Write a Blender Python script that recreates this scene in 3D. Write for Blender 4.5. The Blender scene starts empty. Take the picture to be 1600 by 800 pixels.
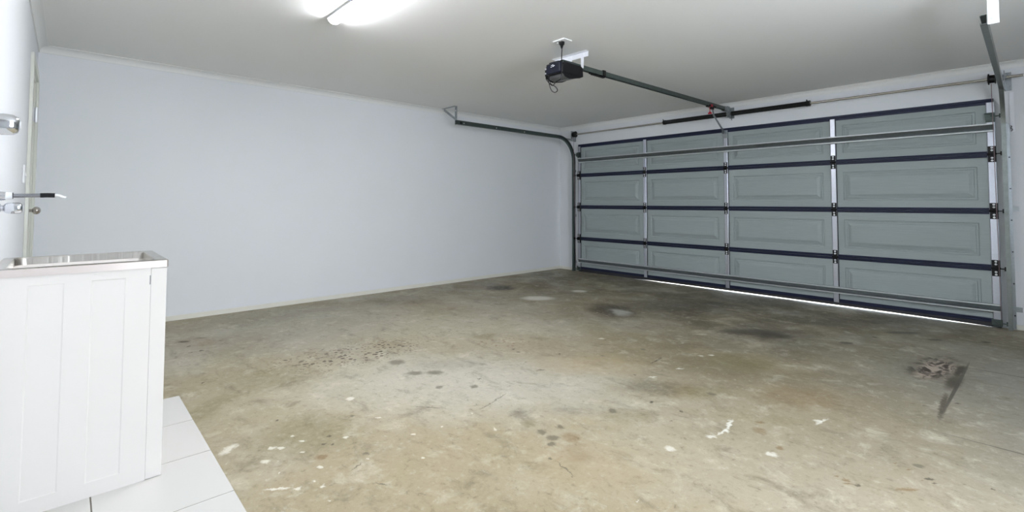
import bpy, bmesh, math, random
from mathutils import Vector, Matrix
random.seed(7)
S = bpy.context.scene
COL = S.collection

# ------------------------------------------------------------------ camera
def rotm(yaw, pitch, roll):
    fwd = Vector((math.sin(yaw)*math.cos(pitch), math.cos(yaw)*math.cos(pitch), math.sin(pitch)))
    right = Vector((math.cos(yaw), -math.sin(yaw), 0)); up = right.cross(fwd)
    r = right*math.cos(roll) + up*math.sin(roll); u = -right*math.sin(roll) + up*math.cos(roll)
    return r, u, fwd
cd = bpy.data.cameras.new('camera'); cam = bpy.data.objects.new('camera', cd); COL.objects.link(cam)
r_, u_, w_ = rotm(-0.8244, 0.0386, 0.0026)
M = Matrix(((r_.x, u_.x, -w_.x, 5.4615), (r_.y, u_.y, -w_.y, -6.1659), (r_.z, u_.z, -w_.z, 1.1), (0, 0, 0, 1)))
cam.matrix_world = M
cd.sensor_width = 36; cd.lens = 36*752.45/1600; cd.shift_y = -(400-288.3)/1600; cd.clip_start = 0.02
S.camera = cam

# ------------------------------------------------------------------ light, exposure
S.view_settings.view_transform = 'Standard'; S.view_settings.look = 'None'
S.view_settings.exposure = 0.54; S.view_settings.gamma = 1.0
S.view_settings.use_curve_mapping = False
LAMP = 92.0       # fluorescent diffuser emission
FILL_W = 29.0   # fill light at an added, unseen window in the right wall
SKY = 9.0
wd = bpy.data.worlds.new('sky'); S.world = wd; wd.use_nodes = True
bg = wd.node_tree.nodes['Background']; bg.inputs[0].default_value = (0.80, 0.90, 1.0, 1); bg.inputs[1].default_value = SKY
sd = bpy.data.lights.new('sun', 'SUN'); sd.energy = 12; sd.angle = 0.02; sd.color = (1, .95, .88)
sun = bpy.data.objects.new('sun', sd); COL.objects.link(sun)
sun.rotation_euler = Vector((0.35, -0.75, -0.8)).to_track_quat('-Z', 'Y').to_euler()
sun.location = (2, 6, 6)
def area(name, loc, direction, sx, sy, power, color):
    l = bpy.data.lights.new(name, 'AREA'); l.shape = 'RECTANGLE'; l.size = sx; l.size_y = sy; l.energy = power; l.color = color
    o = bpy.data.objects.new(name, l); COL.objects.link(o); o.location = loc
    o.rotation_euler = Vector(direction).to_track_quat('-Z', 'Y').to_euler(); return o
area('added_window_fill', (6.68, -4.1, 1.5), (-1, 0, 0), 1.5, 1.25, FILL_W, (0.98, 0.98, 1.0))  # added fill light, set in the opening of the invented window

# ------------------------------------------------------------------ materials
def srgb(r, g, b):
    f = lambda c: (c/255/12.92) if c/255 <= .04045 else ((c/255+.055)/1.055)**2.4
    return (f(r), f(g), f(b), 1)
def mat(name, col, rough=.5, metal=0., noise=0., nscale=20., bump=0., bscale=60., spec=.5, coord_scale=(1, 1, 1)):
    m = bpy.data.materials.new(name); m.use_nodes = True; nt = m.node_tree; N = nt.nodes; L = nt.links
    b = N['Principled BSDF']; b.inputs['Base Color'].default_value = col; b.inputs['Roughness'].default_value = rough
    b.inputs['Metallic'].default_value = metal; b.inputs['Specular IOR Level'].default_value = spec
    if noise or bump:
        tc = N.new('ShaderNodeTexCoord'); mp = N.new('ShaderNodeMapping'); L.new(tc.outputs['Object'], mp.inputs[0])
        mp.inputs['Scale'].default_value = coord_scale
    if noise:
        n = N.new('ShaderNodeTexNoise'); n.inputs['Scale'].default_value = nscale; n.inputs['Detail'].default_value = 6
        L.new(mp.outputs[0], n.inputs['Vector'])
        mx = N.new('ShaderNodeMix'); mx.data_type = 'RGBA'
        mx.inputs['A'].default_value = tuple(c*(1-noise) for c in col[:3])+(1,)
        mx.inputs['B'].default_value = tuple(min(1, c*(1+noise)) for c in col[:3])+(1,)
        L.new(n.outputs['Fac'], mx.inputs['Factor']); L.new(mx.outputs['Result'], b.inputs['Base Color'])
    if bump:
        n2 = N.new('ShaderNodeTexNoise'); n2.inputs['Scale'].default_value = bscale; n2.inputs['Detail'].default_value = 4
        L.new(mp.outputs[0], n2.inputs['Vector'])
        bp = N.new('ShaderNodeBump'); bp.inputs['Strength'].default_value = bump; bp.inputs['Distance'].default_value = .01
        L.new(n2.outputs['Fac'], bp.inputs['Height']); L.new(bp.outputs[0], b.inputs['Normal'])
    return m
def emit(name, col, s):
    m = bpy.data.materials.new(name); m.use_nodes = True; b = m.node_tree.nodes['Principled BSDF']
    b.inputs['Base Color'].default_value = col; b.inputs['Emission Color'].default_value = col; b.inputs['Emission Strength'].default_value = s
    return m
WALL = mat('painted_plaster', srgb(226, 229, 233), .75, noise=.015, nscale=2.5, bump=.03, bscale=90)
CEIL = mat('ceiling_paint', srgb(236, 236, 235), .85, noise=.02, nscale=1.2)
TRIM = mat('trim_gloss', srgb(228, 229, 228), .45)
SKIRT = mat('skirting_cream', srgb(226, 225, 216), .5)
DOORW = mat('door_paint_cream', srgb(214, 216, 208), .45)
GALV = mat('galvanised_steel', srgb(160, 166, 170), .33, .92, noise=.22, nscale=45)
GALVB = mat('bright_galvanised', srgb(198, 202, 212), .32, .92, noise=.10, nscale=70)
GALVD = mat('oiled_track_steel', srgb(84, 95, 92), .42, .6, noise=.28, nscale=30)
GALVM = mat('mid_galvanised', srgb(132, 138, 136), .36, .7, noise=.25, nscale=30)
GALVS = mat('strut_steel', srgb(150, 156, 158), .35, .8, noise=.2, nscale=40)
LIP_LIT = mat('strut_lip_lit', srgb(205, 210, 212), .4, .4, noise=.15, nscale=50)  # same steel as the strut, lightened to paint the bright lip lines
ZINC = mat('shaft_steel', srgb(186, 184, 176), .25, .9)
WHITEM = mat('white_coated_steel', srgb(240, 242, 248), .4)
NAVY = mat('navy_rail', srgb(24, 32, 60), .42, .15, noise=.10, nscale=10)
BLACK = mat('black_steel', srgb(11, 11, 13), .5, 0, spec=.35)
SPRING = mat('black_spring', srgb(20, 20, 20), .5, .4)
BPLAST = mat('black_plastic', srgb(10, 11, 15), .4, spec=.3)
NPLAST = mat('dark_blue_plastic', srgb(14, 20, 38), .3, spec=.4)
LENS = mat('grey_lens', srgb(84, 85, 88), .3)
CHROME = mat('chrome', srgb(225, 227, 232), .08, 1.)
BRONZE = mat('satin_knob', srgb(190, 184, 180), .25, .9)
SATIN = mat('satin_chrome', srgb(150, 152, 158), .2, 1.)
STAIN = mat('stainless', srgb(196, 192, 186), .24, 1., noise=.10, nscale=9, bump=.9, bscale=9, coord_scale=(.3, 1, .04))
STEDGE = mat('stainless_brushed_edge', srgb(224, 214, 210), .42, .75)
TUBW = mat('white_enamel', srgb(230, 226, 222), .35)
PVC = mat('white_plastic', srgb(236, 238, 240), .35)
RED = mat('red_plastic', srgb(190, 25, 45), .4)
RUBBER = mat('weather_rubber', srgb(48, 48, 52), .6)
LAMPM = emit('lamp_diffuser', (.955, .965, 1, 1), LAMP)
DRIVE = mat('driveway_concrete', srgb(235, 215, 205), .9)
EDGE = mat('stile_shade_grey', srgb(44, 50, 54), .5, .4)  # dark tone for the painted shadow line beside the stiles
BOLT = mat('zinc_bolt', srgb(225, 228, 232), .3, .5)
PINKC = mat('cable_steel', srgb(150, 130, 135), .4, .7)

# garage door skin: grey painted woodgrain-embossed steel
def door_skin():
    m = bpy.data.materials.new('door_skin'); m.use_nodes = True; nt = m.node_tree; N = nt.nodes; L = nt.links
    b = N['Principled BSDF']; b.inputs['Roughness'].default_value = .5
    tc = N.new('ShaderNodeTexCoord'); mp = N.new('ShaderNodeMapping'); mp.inputs['Scale'].default_value = (2.2, 1, 60)
    L.new(tc.outputs['Object'], mp.inputs[0])
    n = N.new('ShaderNodeTexNoise'); n.inputs['Scale'].default_value = 2.2; n.inputs['Detail'].default_value = 8; n.inputs['Roughness'].default_value = .65
    L.new(mp.outputs[0], n.inputs['Vector'])
    mx = N.new('ShaderNodeMix'); mx.data_type = 'RGBA'
    mx.inputs['A'].default_value = srgb(145, 156, 157); mx.inputs['B'].default_value = srgb(172, 181, 181)
    L.new(n.outputs['Fac'], mx.inputs['Factor']); L.new(mx.outputs['Result'], b.inputs['Base Color'])
    bp = N.new('ShaderNodeBump'); bp.inputs['Strength'].default_value = .5; bp.inputs['Distance'].default_value = .004
    L.new(n.outputs['Fac'], bp.inputs['Height']); L.new(bp.outputs[0], b.inputs['Normal'])
    return m
SKIN = door_skin()

# tiles: white, thin grout lines from their own mesh gaps
TILE = mat('white_floor_tile', srgb(208, 206, 202), .25)
GROUT = mat('grout', srgb(120, 114, 104), .8)

# ------------------------------------------------------------------ concrete floor
def concrete(bx0, bx1, by0, by1):
    """worn concrete; carries only the stains that reach the given patch of the slab"""
    m = bpy.data.materials.new('worn_concrete'); m.use_nodes = True; nt = m.node_tree; N = nt.nodes; L = nt.links
    b = N['Principled BSDF']
    geo = N.new('ShaderNodeTexCoord'); P = geo.outputs['Object']
    def noise(scale, det=6, rough=.6, warp=0, sc=(1, 1, 1), off=(0, 0, 0)):
        mp = N.new('ShaderNodeMapping'); mp.inputs['Scale'].default_value = sc; mp.inputs['Location'].default_value = off
        L.new(P, mp.inputs[0])
        n = N.new('ShaderNodeTexNoise'); n.inputs['Scale'].default_value = scale; n.inputs['Detail'].default_value = det
        n.inputs['Roughness'].default_value = rough; n.inputs['Distortion'].default_value = warp
        L.new(mp.outputs[0], n.inputs['Vector']); return n.outputs['Fac']
    def ramp(v, a, c, lo=0., hi=1.):
        r = N.new('ShaderNodeMapRange'); r.interpolation_type = 'SMOOTHSTEP'
        r.inputs['From Min'].default_value = a; r.inputs['From Max'].default_value = c
        r.inputs['To Min'].default_value = lo; r.inputs['To Max'].default_value = hi
        L.new(v, r.inputs['Value']); return r.outputs['Result']
    def mix(A, B, f):
        x = N.new('ShaderNodeMix'); x.data_type = 'RGBA'
        for s, k in ((A, 'A'), (B, 'B')):
            if isinstance(s, tuple): x.inputs[k].default_value = s
            else: L.new(s, x.inputs[k])
        if isinstance(f, float): x.inputs['Factor'].default_value = f
        else: L.new(f, x.inputs['Factor'])
        return x.outputs['Result']
    def mul(a, c):
        x = N.new('ShaderNodeMath'); x.operation = 'MULTIPLY'
        for i, q in enumerate((a, c)):
            if isinstance(q, (int, float)): x.inputs[i].default_value = q
            else: L.new(q, x.inputs[i])
        return x.outputs[0]
    def vm(op, A, Bv=None, Cv=None):
        x = N.new('ShaderNodeVectorMath'); x.operation = op
        for i, q in enumerate((A, Bv, Cv)):
            if q is None: continue
            if isinstance(q, tuple): x.inputs[i].default_value = q
            else: L.new(q, x.inputs[i])
        return x.outputs['Value'] if op in ('DOT_PRODUCT', 'LENGTH') else x.outputs[0]
    def comb(a, b_):
        x = N.new('ShaderNodeCombineXYZ'); L.new(a, x.inputs[0]); L.new(b_, x.inputs[1]); return x.outputs[0]
    PV = vm('ADD', P, (0, 0, 0)); NV = comb(noise(6, 5, .6), noise(6, 5, .6, off=(31, 17, 0))); NF = comb(noise(38, 3, .6), noise(38, 3, .6, off=(13, 7, 0)))
    def warped(V, amt): return vm('ADD', vm('MULTIPLY_ADD', V, (amt, amt, 0), PV), (-amt/2, -amt/2, 0))
    WS, W1, W2 = warped(NF, .045), warped(NV, .20), warped(NV, .6); P0 = PV
    def spot(x, y, rx, ry, ang=0, soft=.5, src=None):
        a = math.radians(ang); ca, sa = math.cos(a), math.sin(a)
        d = vm('SUBTRACT', src if src is not None else WS, (x, y, 0))
        u = vm('DOT_PRODUCT', d, (ca/rx, sa/rx, 0)); v = vm('DOT_PRODUCT', d, (-sa/ry, ca/ry, 0))
        return ramp(vm('LENGTH', comb(u, v)), 1-soft, 1+soft, 1., 0.)
    def near(x, y, r): return bx0-r < x < bx1+r and by0-r < y < by1+r
    DK = srgb(66, 58, 46); GY = srgb(100, 95, 80); LT = srgb(226, 224, 214); BR = srgb(126, 104, 72); OL = srgb(116, 108, 74); TN = srgb(170, 150, 116); SL = srgb(170, 168, 160); JT = srgb(80, 75, 66)
    A0 = 47.2
    DARK = [ (2.838, -5.355, 0.006, 0.009, DK), (3.182, -5.227, 0.009, 0.009, DK), (3.239, -5.271, 0.009, 0.009, DK), (3.263, -5.245, 0.009, 0.009, DK), (3.046, -5.052, 0.013, 0.011, GY), (3.446, -5.17, 0.014, 0.013, GY), (3.025, -4.497, 0.023, 0.025, GY), (3.157, -4.338, 0.023, 0.025, GY), (3.079, -4.236, 0.012, 0.011, DK), (3.34, -5.324, 0.022, 0.021, BR), (3.998, -3.749, 0.011, 0.011, DK), (4.167, -3.746, 0.01, 0.012, DK), (4.188, -3.89, 0.006, 0.007, GY), (3.917, -4.007, 0.024, 0.024, GY), (3.828, -4.454, 0.022, 0.026, GY), (3.851, -4.351, 0.019, 0.02, GY), (3.902, -4.458, 0.027, 0.025, GY), (3.939, -4.507, 0.02, 0.018, GY), (4.021, -4.604, 0.008, 0.01, GY), (4.173, -4.64, 0.005, 0.007, GY), (4.498, -3.572, 0.019, 0.014, BR), (4.172, -3.398, 0.022, 0.023, GY), (4.656, -3.774, 0.017, 0.017, BR), (4.926, -3.852, 0.013, 0.009, BR), (4.938, -3.877, 0.018, 0.009, BR), (4.964, -3.862, 0.013, 0.009, DK), (4.893, -3.848, 0.013, 0.005, BR), (5.105, -3.504, 0.022, 0.015, GY), (5.15, -3.6, 0.015, 0.007, DK), (5.168, -3.62, 0.008, 0.005, DK), (5.134, -3.631, 0.01, 0.004, BR), (5.102, -3.755, 0.044, 0.01, BR), (5.037, -3.548, 0.008, 0.005, BR), (5.083, -3.571, 0.013, 0.005, BR), (5.029, -2.695, 0.01, 0.008, GY), (5.146, -2.517, 0.014, 0.009, DK), (5.328, -3.508, 0.005, 0.004, DK), (4.681, -0.875, 0.142, 0.041, DK), (4.545, -1.229, 0.016, 0.019, DK), (4.427, -1.602, 0.051, 0.035, DK), (4.896, -0.954, 0.057, 0.028, DK), (5.179, -0.749, 0.036, 0.023, DK), (3.977, -1.798, 0.149, 0.078, DK), (3.797, -1.819, 0.247, 0.082, DK), (3.436, -2.941, 0.019, 0.024, GY), (3.228, -3.831, 0.021, 0.012, GY), (3.083, -3.49, 0.007, 0.015, DK), (3.321, -3.294, 0.014, 0.012, GY), (3.698, -3.457, 0.007, 0.01, DK), (2.777, -3.666, 0.01, 0.016, DK), (2.848, -3.68, 0.014, 0.012, DK), (3.997, -3.762, 0.014, 0.009, DK), (2.449, -4.459, 0.053, 0.053, GY), (2.718, -4.481, 0.05, 0.035, GY), (2.797, -4.376, 0.05, 0.035, GY), (0.881, -5.454, 0.04, 0.026, DK), (1.049, -5.447, 0.008, 0.02, DK), (1.245, -5.466, 0.008, 0.015, DK), (1.241, -5.401, 0.014, 0.015, DK), (0.842, -5.336, 0.036, 0.015, GY), (1.04, -5.227, 0.013, 0.014, GY), (1.993, -5.523, 0.007, 0.013, DK), (1.891, -5.012, 0.013, 0.011, DK), (1.991, -4.943, 0.013, 0.011, DK) ]
    PALE = [ (2.828, -4.965, 0.022, 0.027), (3.217, -5.513, 0.019, 0.013), (3.115, -5.458, 0.014, 0.011), (3.14, -5.43, 0.02, 0.011), (3.06, -5.351, 0.006, 0.007), (3.244, -5.374, 0.011, 0.008), (3.14, -5.335, 0.015, 0.007), (3.42, -5.358, 0.011, 0.01), (3.502, -5.412, 0.008, 0.007), (3.513, -5.482, 0.015, 0.012), (3.561, -5.405, 0.01, 0.013), (3.667, -5.42, 0.007, 0.006), (3.35, -5.497, 0.005, 0.009), (3.246, -5.174, 0.015, 0.012), (3.433, -4.924, 0.012, 0.01), (3.462, -4.776, 0.008, 0.01), (3.64, -5.005, 0.008, 0.007), (3.492, -5.183, 0.005, 0.006), (3.657, -4.603, 0.009, 0.013), (3.438, -4.578, 0.007, 0.008), (3.151, -4.959, 0.013, 0.009), (4.437, -4.581, 0.005, 0.006), (4.399, -3.897, 0.024, 0.019), (4.421, -3.787, 0.016, 0.016), (4.325, -4.144, 0.023, 0.023), (4.653, -3.859, 0.025, 0.022), (3.047, -2.935, 0.026, 0.019), (3.794, -3.402, 0.024, 0.009), (3.832, -3.132, 0.026, 0.012), (3.801, -2.766, 0.019, 0.012), (3.847, -2.693, 0.019, 0.015), (4.696, -3.333, 0.026, 0.014), (2.997, -5.604, 0.023, 0.05), (1.536, -2.127, 0.193, 0.132), (1.573, -1.419, 0.096, 0.088) ]
    BROAD = [ (0.744, -2.002, 0.183, 0.165, 0.85, DK, 1), (3.613, -4.398, 0.047, 0.053, 0.45, GY, 0), (3.725, -4.438, 0.035, 0.035, 0.45, OL, 0), (3.955, -4.391, 0.039, 0.043, 0.5, BR, 0), (4.052, -4.484, 0.085, 0.088, 0.3, BR, 1), (4.532, -3.666, 0.028, 0.033, 0.45, BR, 0), (4.004, -3.469, 0.114, 0.118, 0.3, BR, 1), (3.885, -3.555, 0.161, 0.121, 0.5, GY, 1), (3.997, -3.989, 0.15, 0.076, 0.3, OL, 1), (4.062, -2.688, 0.2, 0.176, 0.5, OL, 1), (2.348, -3.592, 0.095, 0.096, 0.45, OL, 1), (4.137, -3.38, 0.187, 0.077, 0.35, OL, 1), (3.98, -2.856, 0.394, 0.183, 0.25, OL, 1), (4.529, -3.061, 0.219, 0.164, 0.35, BR, 1), (3.977, -1.798, 0.373, 0.194, 0.4, DK, 1), (3.776, -4.138, 0.137, 0.08, 0.15, GY, 1), (3.258, -3.649, 0.174, 0.182, 0.25, TN, 1), (3.464, -3.423, 0.262, 0.182, 0.3, TN, 1), (4.174, -4.534, 0.24, 0.146, 0.25, TN, 1), (0.945, -5.409, 0.201, 0.138, 0.2, BR, 1), (2.197, -5.17, 0.241, 0.222, 0.35, OL, 1), (3.1, -5.298, 0.212, 0.188, 0.4, OL, 1), (2.446, -5.595, 0.068, 0.197, 0.4, OL, 1), (0.578, -3.408, 0.431, 0.212, 0.3, GY, 1), (2.73, -4.229, 0.261, 0.104, 0.2, GY, 1), (3.146, -0.56, 0.871, 0.36, 0.4, DK, 1), (4.343, -0.575, 0.729, 0.252, 0.35, DK, 1), (2.486, -2.02, 0.224, 0.296, 0.8, DK, 1), (2.595, -2.03, 0.091, 0.143, 0.9, SL, 1), (2.829, -1.412, 0.408, 0.316, 0.35, DK, 1), (4.962, -1.965, 0.253, 0.365, 0.2, GY, 1) ]
    LINES = [ (3.513, -5.242, 0.031, 120.3, GY), (3.699, -5.232, 0.032, 36.0, GY), (3.417, -4.458, 0.059, 104.2, GY), (3.383, -4.336, 0.068, 106.7, GY), (3.223, -4.702, 0.089, 40.0, GY), (4.112, -4.615, 0.056, -12.9, GY), (3.638, -3.091, 0.093, 95.6, DK), (4.415, -3.817, 0.039, 83.4, LT), (4.403, -3.720, 0.060, 106.3, LT), (4.706, -3.333, 0.054, 79.4, LT), (3.459, -5.540, 0.040, 59.9, LT), (4.404, -3.695, 0.051, 103.1, LT) ]

    # base: pale grey with tan and olive clouds
    c = mix(srgb(157, 147, 125), srgb(167, 160, 142), ramp(noise(.9, 5, .6, .6), .42, .6))
    c = mix(c, srgb(156, 144, 118), mul(ramp(noise(.75, 7, .65, .8, off=(5, 2, 0)), .46, .66), .75))
    c = mix(c, srgb(148, 140, 110), mul(ramp(noise(1.3, 7, .65, .5, off=(1, 7, 0)), .5, .68), .6))
    for (x, y, rx, ry, a, k, col) in ((4.15, -5.05, 1.3, .9, 47, .5, srgb(170, 154, 124)), (2.35, -5.2, .8, .5, 47, .5, srgb(158, 149, 122)), (3.05, -4.35, 1.0, .45, 47, .7, srgb(184, 180, 166)),
            (1.9, -3.6, .9, .5, 47, .5, srgb(180, 174, 154)), (5.6, -2.2, .95, 1.5, 0, .85, srgb(132, 128, 119)), (1.0, -4.6, .8, .8, 0, .4, srgb(160, 158, 146)), (5.3, -4.3, .7, .7, 0, .6, srgb(166, 156, 138)), (4.5, -3.15, .8, .75, 0, .5, srgb(142, 128, 100)), (3.6, -2.9, .7, .5, 0, .35, srgb(142, 130, 104)), (1.15, -5.1, .35, .3, 0, .5, srgb(142, 132, 114))):
        if near(x, y, max(rx, ry)*1.7+.4): c = mix(c, col, mul(spot(x, y, rx, ry, a, .6, W2), k))
    # grime carried in by tyres near the garage door
    grime = ramp(noise(2.2, 7, .65, .5, off=(3, 1, 0)), .30, .62)
    for (x, y, rx, ry, a, k) in ((2.6, -.45, 2.6, .55, 0, .72), (2.3, -1.2, 1.5, .6, 10, .5), (3.6, -1.5, 1.0, .7, 0, .75), (4.7, -.6, .9, .6, 0, .45), (.7, -1.2, .9, 1.2, 0, .4), (4.1, -2.7, .9, .5, 10, .42), (3.2, -2.1, 1.6, .6, 10, .35), (.35, -3.0, .35, 2.2, 0, .3)):
        if near(x, y, max(rx, ry)*1.7+.4): c = mix(c, srgb(84, 76, 58), mul(mul(spot(x, y, rx, ry, a, .65, W2), grime), k))
    # trowel mottling and fine streaks
    fine = noise(26, 7, .75, .3)
    c = mix(c, srgb(104, 97, 78), ramp(noise(4.5, 9, .72, .5, sc=(1, 1.5, 1)), .50, .72, 0., .62))
    c = mix(c, srgb(204, 198, 180), ramp(noise(6.5, 9, .72, .4, off=(3, 3, 0)), .50, .74, 0., .55))
    c = mix(c, srgb(88, 80, 62), ramp(fine, .53, .74, 0., .62))
    grit = noise(75, 4, .8)
    c = mix(c, srgb(92, 84, 66), ramp(grit, .56, .76, 0., .5)); c = mix(c, srgb(214, 208, 194), ramp(grit, .42, .24, 0., .4))
    c = mix(c, srgb(206, 202, 190), ramp(fine, .46, .24, 0., .5))
    for (x, y, rx, ry, k, col, w) in BROAD:
        if near(x, y, max(rx, ry)*1.6+.12): c = mix(c, col, mul(mul(spot(x, y, rx, ry, A0, .55, W1 if w else WS), k*1.25), ramp(fine, .25, .6, .35, 1.)))
    for (x, y, rx, ry, col) in DARK:
        if near(x, y, max(rx, ry)*1.5+.06): c = mix(c, col, mul(spot(x, y, rx, ry, A0, .45, WS), .75))
    for (x, y, rx, ry) in PALE:
        if near(x, y, max(rx, ry)*1.5+.06): c = mix(c, LT, mul(spot(x, y, rx*.9, ry*.9, A0, .45, WS), .7))
    for (x, y, l, a, col) in LINES:
        if near(x, y, l+.08): c = mix(c, col, mul(spot(x, y, l, .004 if col != LT else .007, a, .5, WS), .75))
    # dark smear along the edge of the relaid slab, then its saw-cut joints
    for (x, y, rx, ry, a, k) in ((5.105, -1.80, .022, .15, -3, .95), (5.10, -2.10, .034, .17, -3, .8), (5.098, -2.62, .014, .22, 2, .8)):
        if near(x, y, .4): c = mix(c, DK, mul(spot(x, y, rx, ry, a, .5, WS), k))
    for (x, y, rx, ry, a, k) in ((5.12, -2.15, .009, .60, -1, .85), (5.9, -1.65, .79, .011, 2, .9), (5.9, -3.04, .76, .009, 0, .75), (5.85, -3.15, .7, .005, -2, .3)):
        if near(x, y, .9): c = mix(c, JT, mul(spot(x, y, rx, ry, a, .25, P0), k))
    # leaf-like speckles in the middle of the floor
    def specks(scale, thr, x, y, rx, ry, a, k, col, c):
        if not near(x, y, max(rx, ry)*1.5+.1): return c
        v = N.new('ShaderNodeTexVoronoi'); v.inputs['Scale'].default_value = scale; L.new(P, v.inputs['Vector'])
        keep = ramp(noise(scale*.5, 2), .40, .46)
        return mix(c, col, mul(mul(mul(ramp(v.outputs['Distance'], thr*.7, thr, 1., 0.), spot(x, y, rx, ry, a, .3, W1)), keep), k))
    c = specks(22, .36, 2.09, -4.55, .46, .19, 85, 1., srgb(80, 68, 54), c)
    c = specks(33, .32, 2.07, -4.60, .58, .30, 85, .8, srgb(96, 84, 66), c)
    c = specks(24, .26, 2.04, -3.77, .22, .10, 85, .7, srgb(96, 84, 66), c)
    c = specks(24, .32, 2.60, -3.60, .22, .14, 60, .7, srgb(124, 84, 66), c)
    # scraped rusty patch near the right
    if near(4.98, -1.82, .8):
        wn = noise(9, 5, .65, 1.2, sc=(1.6, .8, 1)); sc = ramp(wn, .40, .56)
        c = mix(c, DK, mul(mul(spot(4.97, -1.82, .10, .36, -6, .4, W1), ramp(noise(14, 4, .6, .8), .44, .56)), .9))
        c = mix(c, mix(srgb(58, 48, 40), srgb(172, 158, 144), sc), mul(spot(4.99, -1.86, .075, .28, -6, .35, WS), .95))
    L.new(c, b.inputs['Base Color'])
    L.new(ramp(noise(1.6, 6, .6), .35, .65, .45, .65), b.inputs['Roughness'])
    b.inputs['Specular IOR Level'].default_value = .3
    bp = N.new('ShaderNodeBump'); bp.inputs['Strength'].default_value = .12; bp.inputs['Distance'].default_value = .01
    L.new(fine, bp.inputs['Height']); L.new(bp.outputs[0], b.inputs['Normal'])
    return m

# ------------------------------------------------------------------ mesh helpers (world coordinates)
class MB:
    def __init__(s): s.bm = bmesh.new()
    def box(s, a, b):
        x0, x1 = sorted((a[0], b[0])); y0, y1 = sorted((a[1], b[1])); z0, z1 = sorted((a[2], b[2]))
        v = [s.bm.verts.new(p) for p in ((x0, y0, z0), (x1, y0, z0), (x1, y1, z0), (x0, y1, z0), (x0, y0, z1), (x1, y0, z1), (x1, y1, z1), (x0, y1, z1))]
        for f in ((0, 3, 2, 1), (4, 5, 6, 7), (0, 1, 5, 4), (1, 2, 6, 5), (2, 3, 7, 6), (3, 0, 4, 7)): s.bm.faces.new([v[i] for i in f])
        return s
    def obox(s, c, ax, ay, az, hx, hy, hz):
        c = Vector(c); ax, ay, az = [Vector(q).normalized() for q in (ax, ay, az)]
        v = [s.bm.verts.new(c+ax*hx*i+ay*hy*j+az*hz*k) for k in (-1, 1) for i, j in ((-1, -1), (1, -1), (1, 1), (-1, 1))]
        for f in ((0, 3, 2, 1), (4, 5, 6, 7), (0, 1, 5, 4), (1, 2, 6, 5), (2, 3, 7, 6), (3, 0, 4, 7)): s.bm.faces.new([v[i] for i in f])
        return s
    def bar(s, p, q, w, h, up=(0, 0, 1)):
        p, q = Vector(p), Vector(q); d = (q-p); up = Vector(up); sx = d.cross(up).normalized(); u = sx.cross(d).normalized()
        return s.obox((p+q)/2, d, sx, u, d.length/2, w/2, h/2)
    def tube(s, pts, r, n=12, caps=True):
        pts = [Vector(p) for p in pts]; rr = r if isinstance(r, (list, tuple)) else [r]*len(pts)
        rings = []; prev = None
        for i, p in enumerate(pts):
            a = pts[max(i-1, 0)]; b = pts[min(i+1, len(pts)-1)]; d = (b-a)
            d = d.normalized() if d.length > 1e-9 else prev[2]
            if prev is None:
                t = Vector((0, 0, 1)) if abs(d.z) < .9 else Vector((1, 0, 0)); e1 = d.cross(t).normalized()
            else:
                e1 = prev[0]-d*prev[0].dot(d)
                e1 = e1.normalized() if e1.length > 1e-6 else d.orthogonal().normalized()
            e2 = d.cross(e1).normalized(); prev = (e1, e2, d)
            rings.append([s.bm.verts.new(p+(e1*math.cos(k*2*math.pi/n)+e2*math.sin(k*2*math.pi/n))*rr[i]) for k in range(n)])
        for A, B in zip(rings, rings[1:]):
            for k in range(n): s.bm.faces.new((A[k], A[(k+1) % n], B[(k+1) % n], B[k]))
        if caps: s.bm.faces.new(rings[0][::-1]); s.bm.faces.new(rings[-1])
        return s
    def cyl(s, p, q, r, n=16): return s.tube([p, q], r, n)
    def ball(s, c, r, sc=(1, 1, 1), n=16):
        bmesh.ops.create_uvsphere(s.bm, u_segments=n, v_segments=n//2+2, radius=1, matrix=Matrix.Translation(Vector(c)) @ Matrix.Diagonal((r*sc[0], r*sc[1], r*sc[2], 1)))
        return s
    def sweep(s, frames, prof, closed=True):
        # frames: (origin, axisA, axisB); prof: list of (a, b)
        R = [[s.bm.verts.new(Vector(o)+Vector(A)*a+Vector(B)*b) for a, b in prof] for o, A, B in frames]
        n = len(prof)
        for X, Y in zip(R, R[1:]):
            for k in range(n if closed else n-1): s.bm.faces.new((X[k], X[(k+1) % n], Y[(k+1) % n], Y[k]))
        if closed: s.bm.faces.new(R[0][::-1]); s.bm.faces.new(R[-1])
        return s
def crv(pts, n=8):
    # Catmull-Rom
    P = [Vector(p) for p in pts]; P = [P[0]*2-P[1]]+P+[P[-1]*2-P[-2]]; out = []
    for i in range(1, len(P)-2):
        for k in range(n):
            t = k/n; a, b, c, d = P[i-1:i+3]
            out.append(.5*((2*b)+(-a+c)*t+(2*a-5*b+4*c-d)*t*t+(-a+3*b-3*c+d)*t**3))
    out.append(P[-2]); return out
def world_origin(o):
    v = Vector((0, 0, 0))
    while o: v += o.location; o = o.parent
    return v
def build(mb, name, m, parent=None, base=None, bevel=0., smooth=False, seg=2):
    bm = mb.bm
    bmesh.ops.recalc_face_normals(bm, faces=bm.faces[:])
    org = world_origin(parent) if parent else Vector(base if base else (0, 0, 0))
    for v in bm.verts: v.co -= org
    me = bpy.data.meshes.new(name); bm.to_mesh(me); bm.free()
    o = bpy.data.objects.new(name, me); COL.objects.link(o)
    for k in (m if isinstance(m, list) else [m]): me.materials.append(k)
    if parent: o.parent = parent
    else: o.location = org
    if smooth:
        for p in me.polygons: p.use_smooth = True
        me.set_sharp_from_angle(angle=math.radians(40))
    if bevel:
        b = o.modifiers.new('bevel', 'BEVEL'); b.width = bevel; b.segments = seg; b.limit_method = 'ANGLE'
        b.harden_normals = False
    return o
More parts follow.
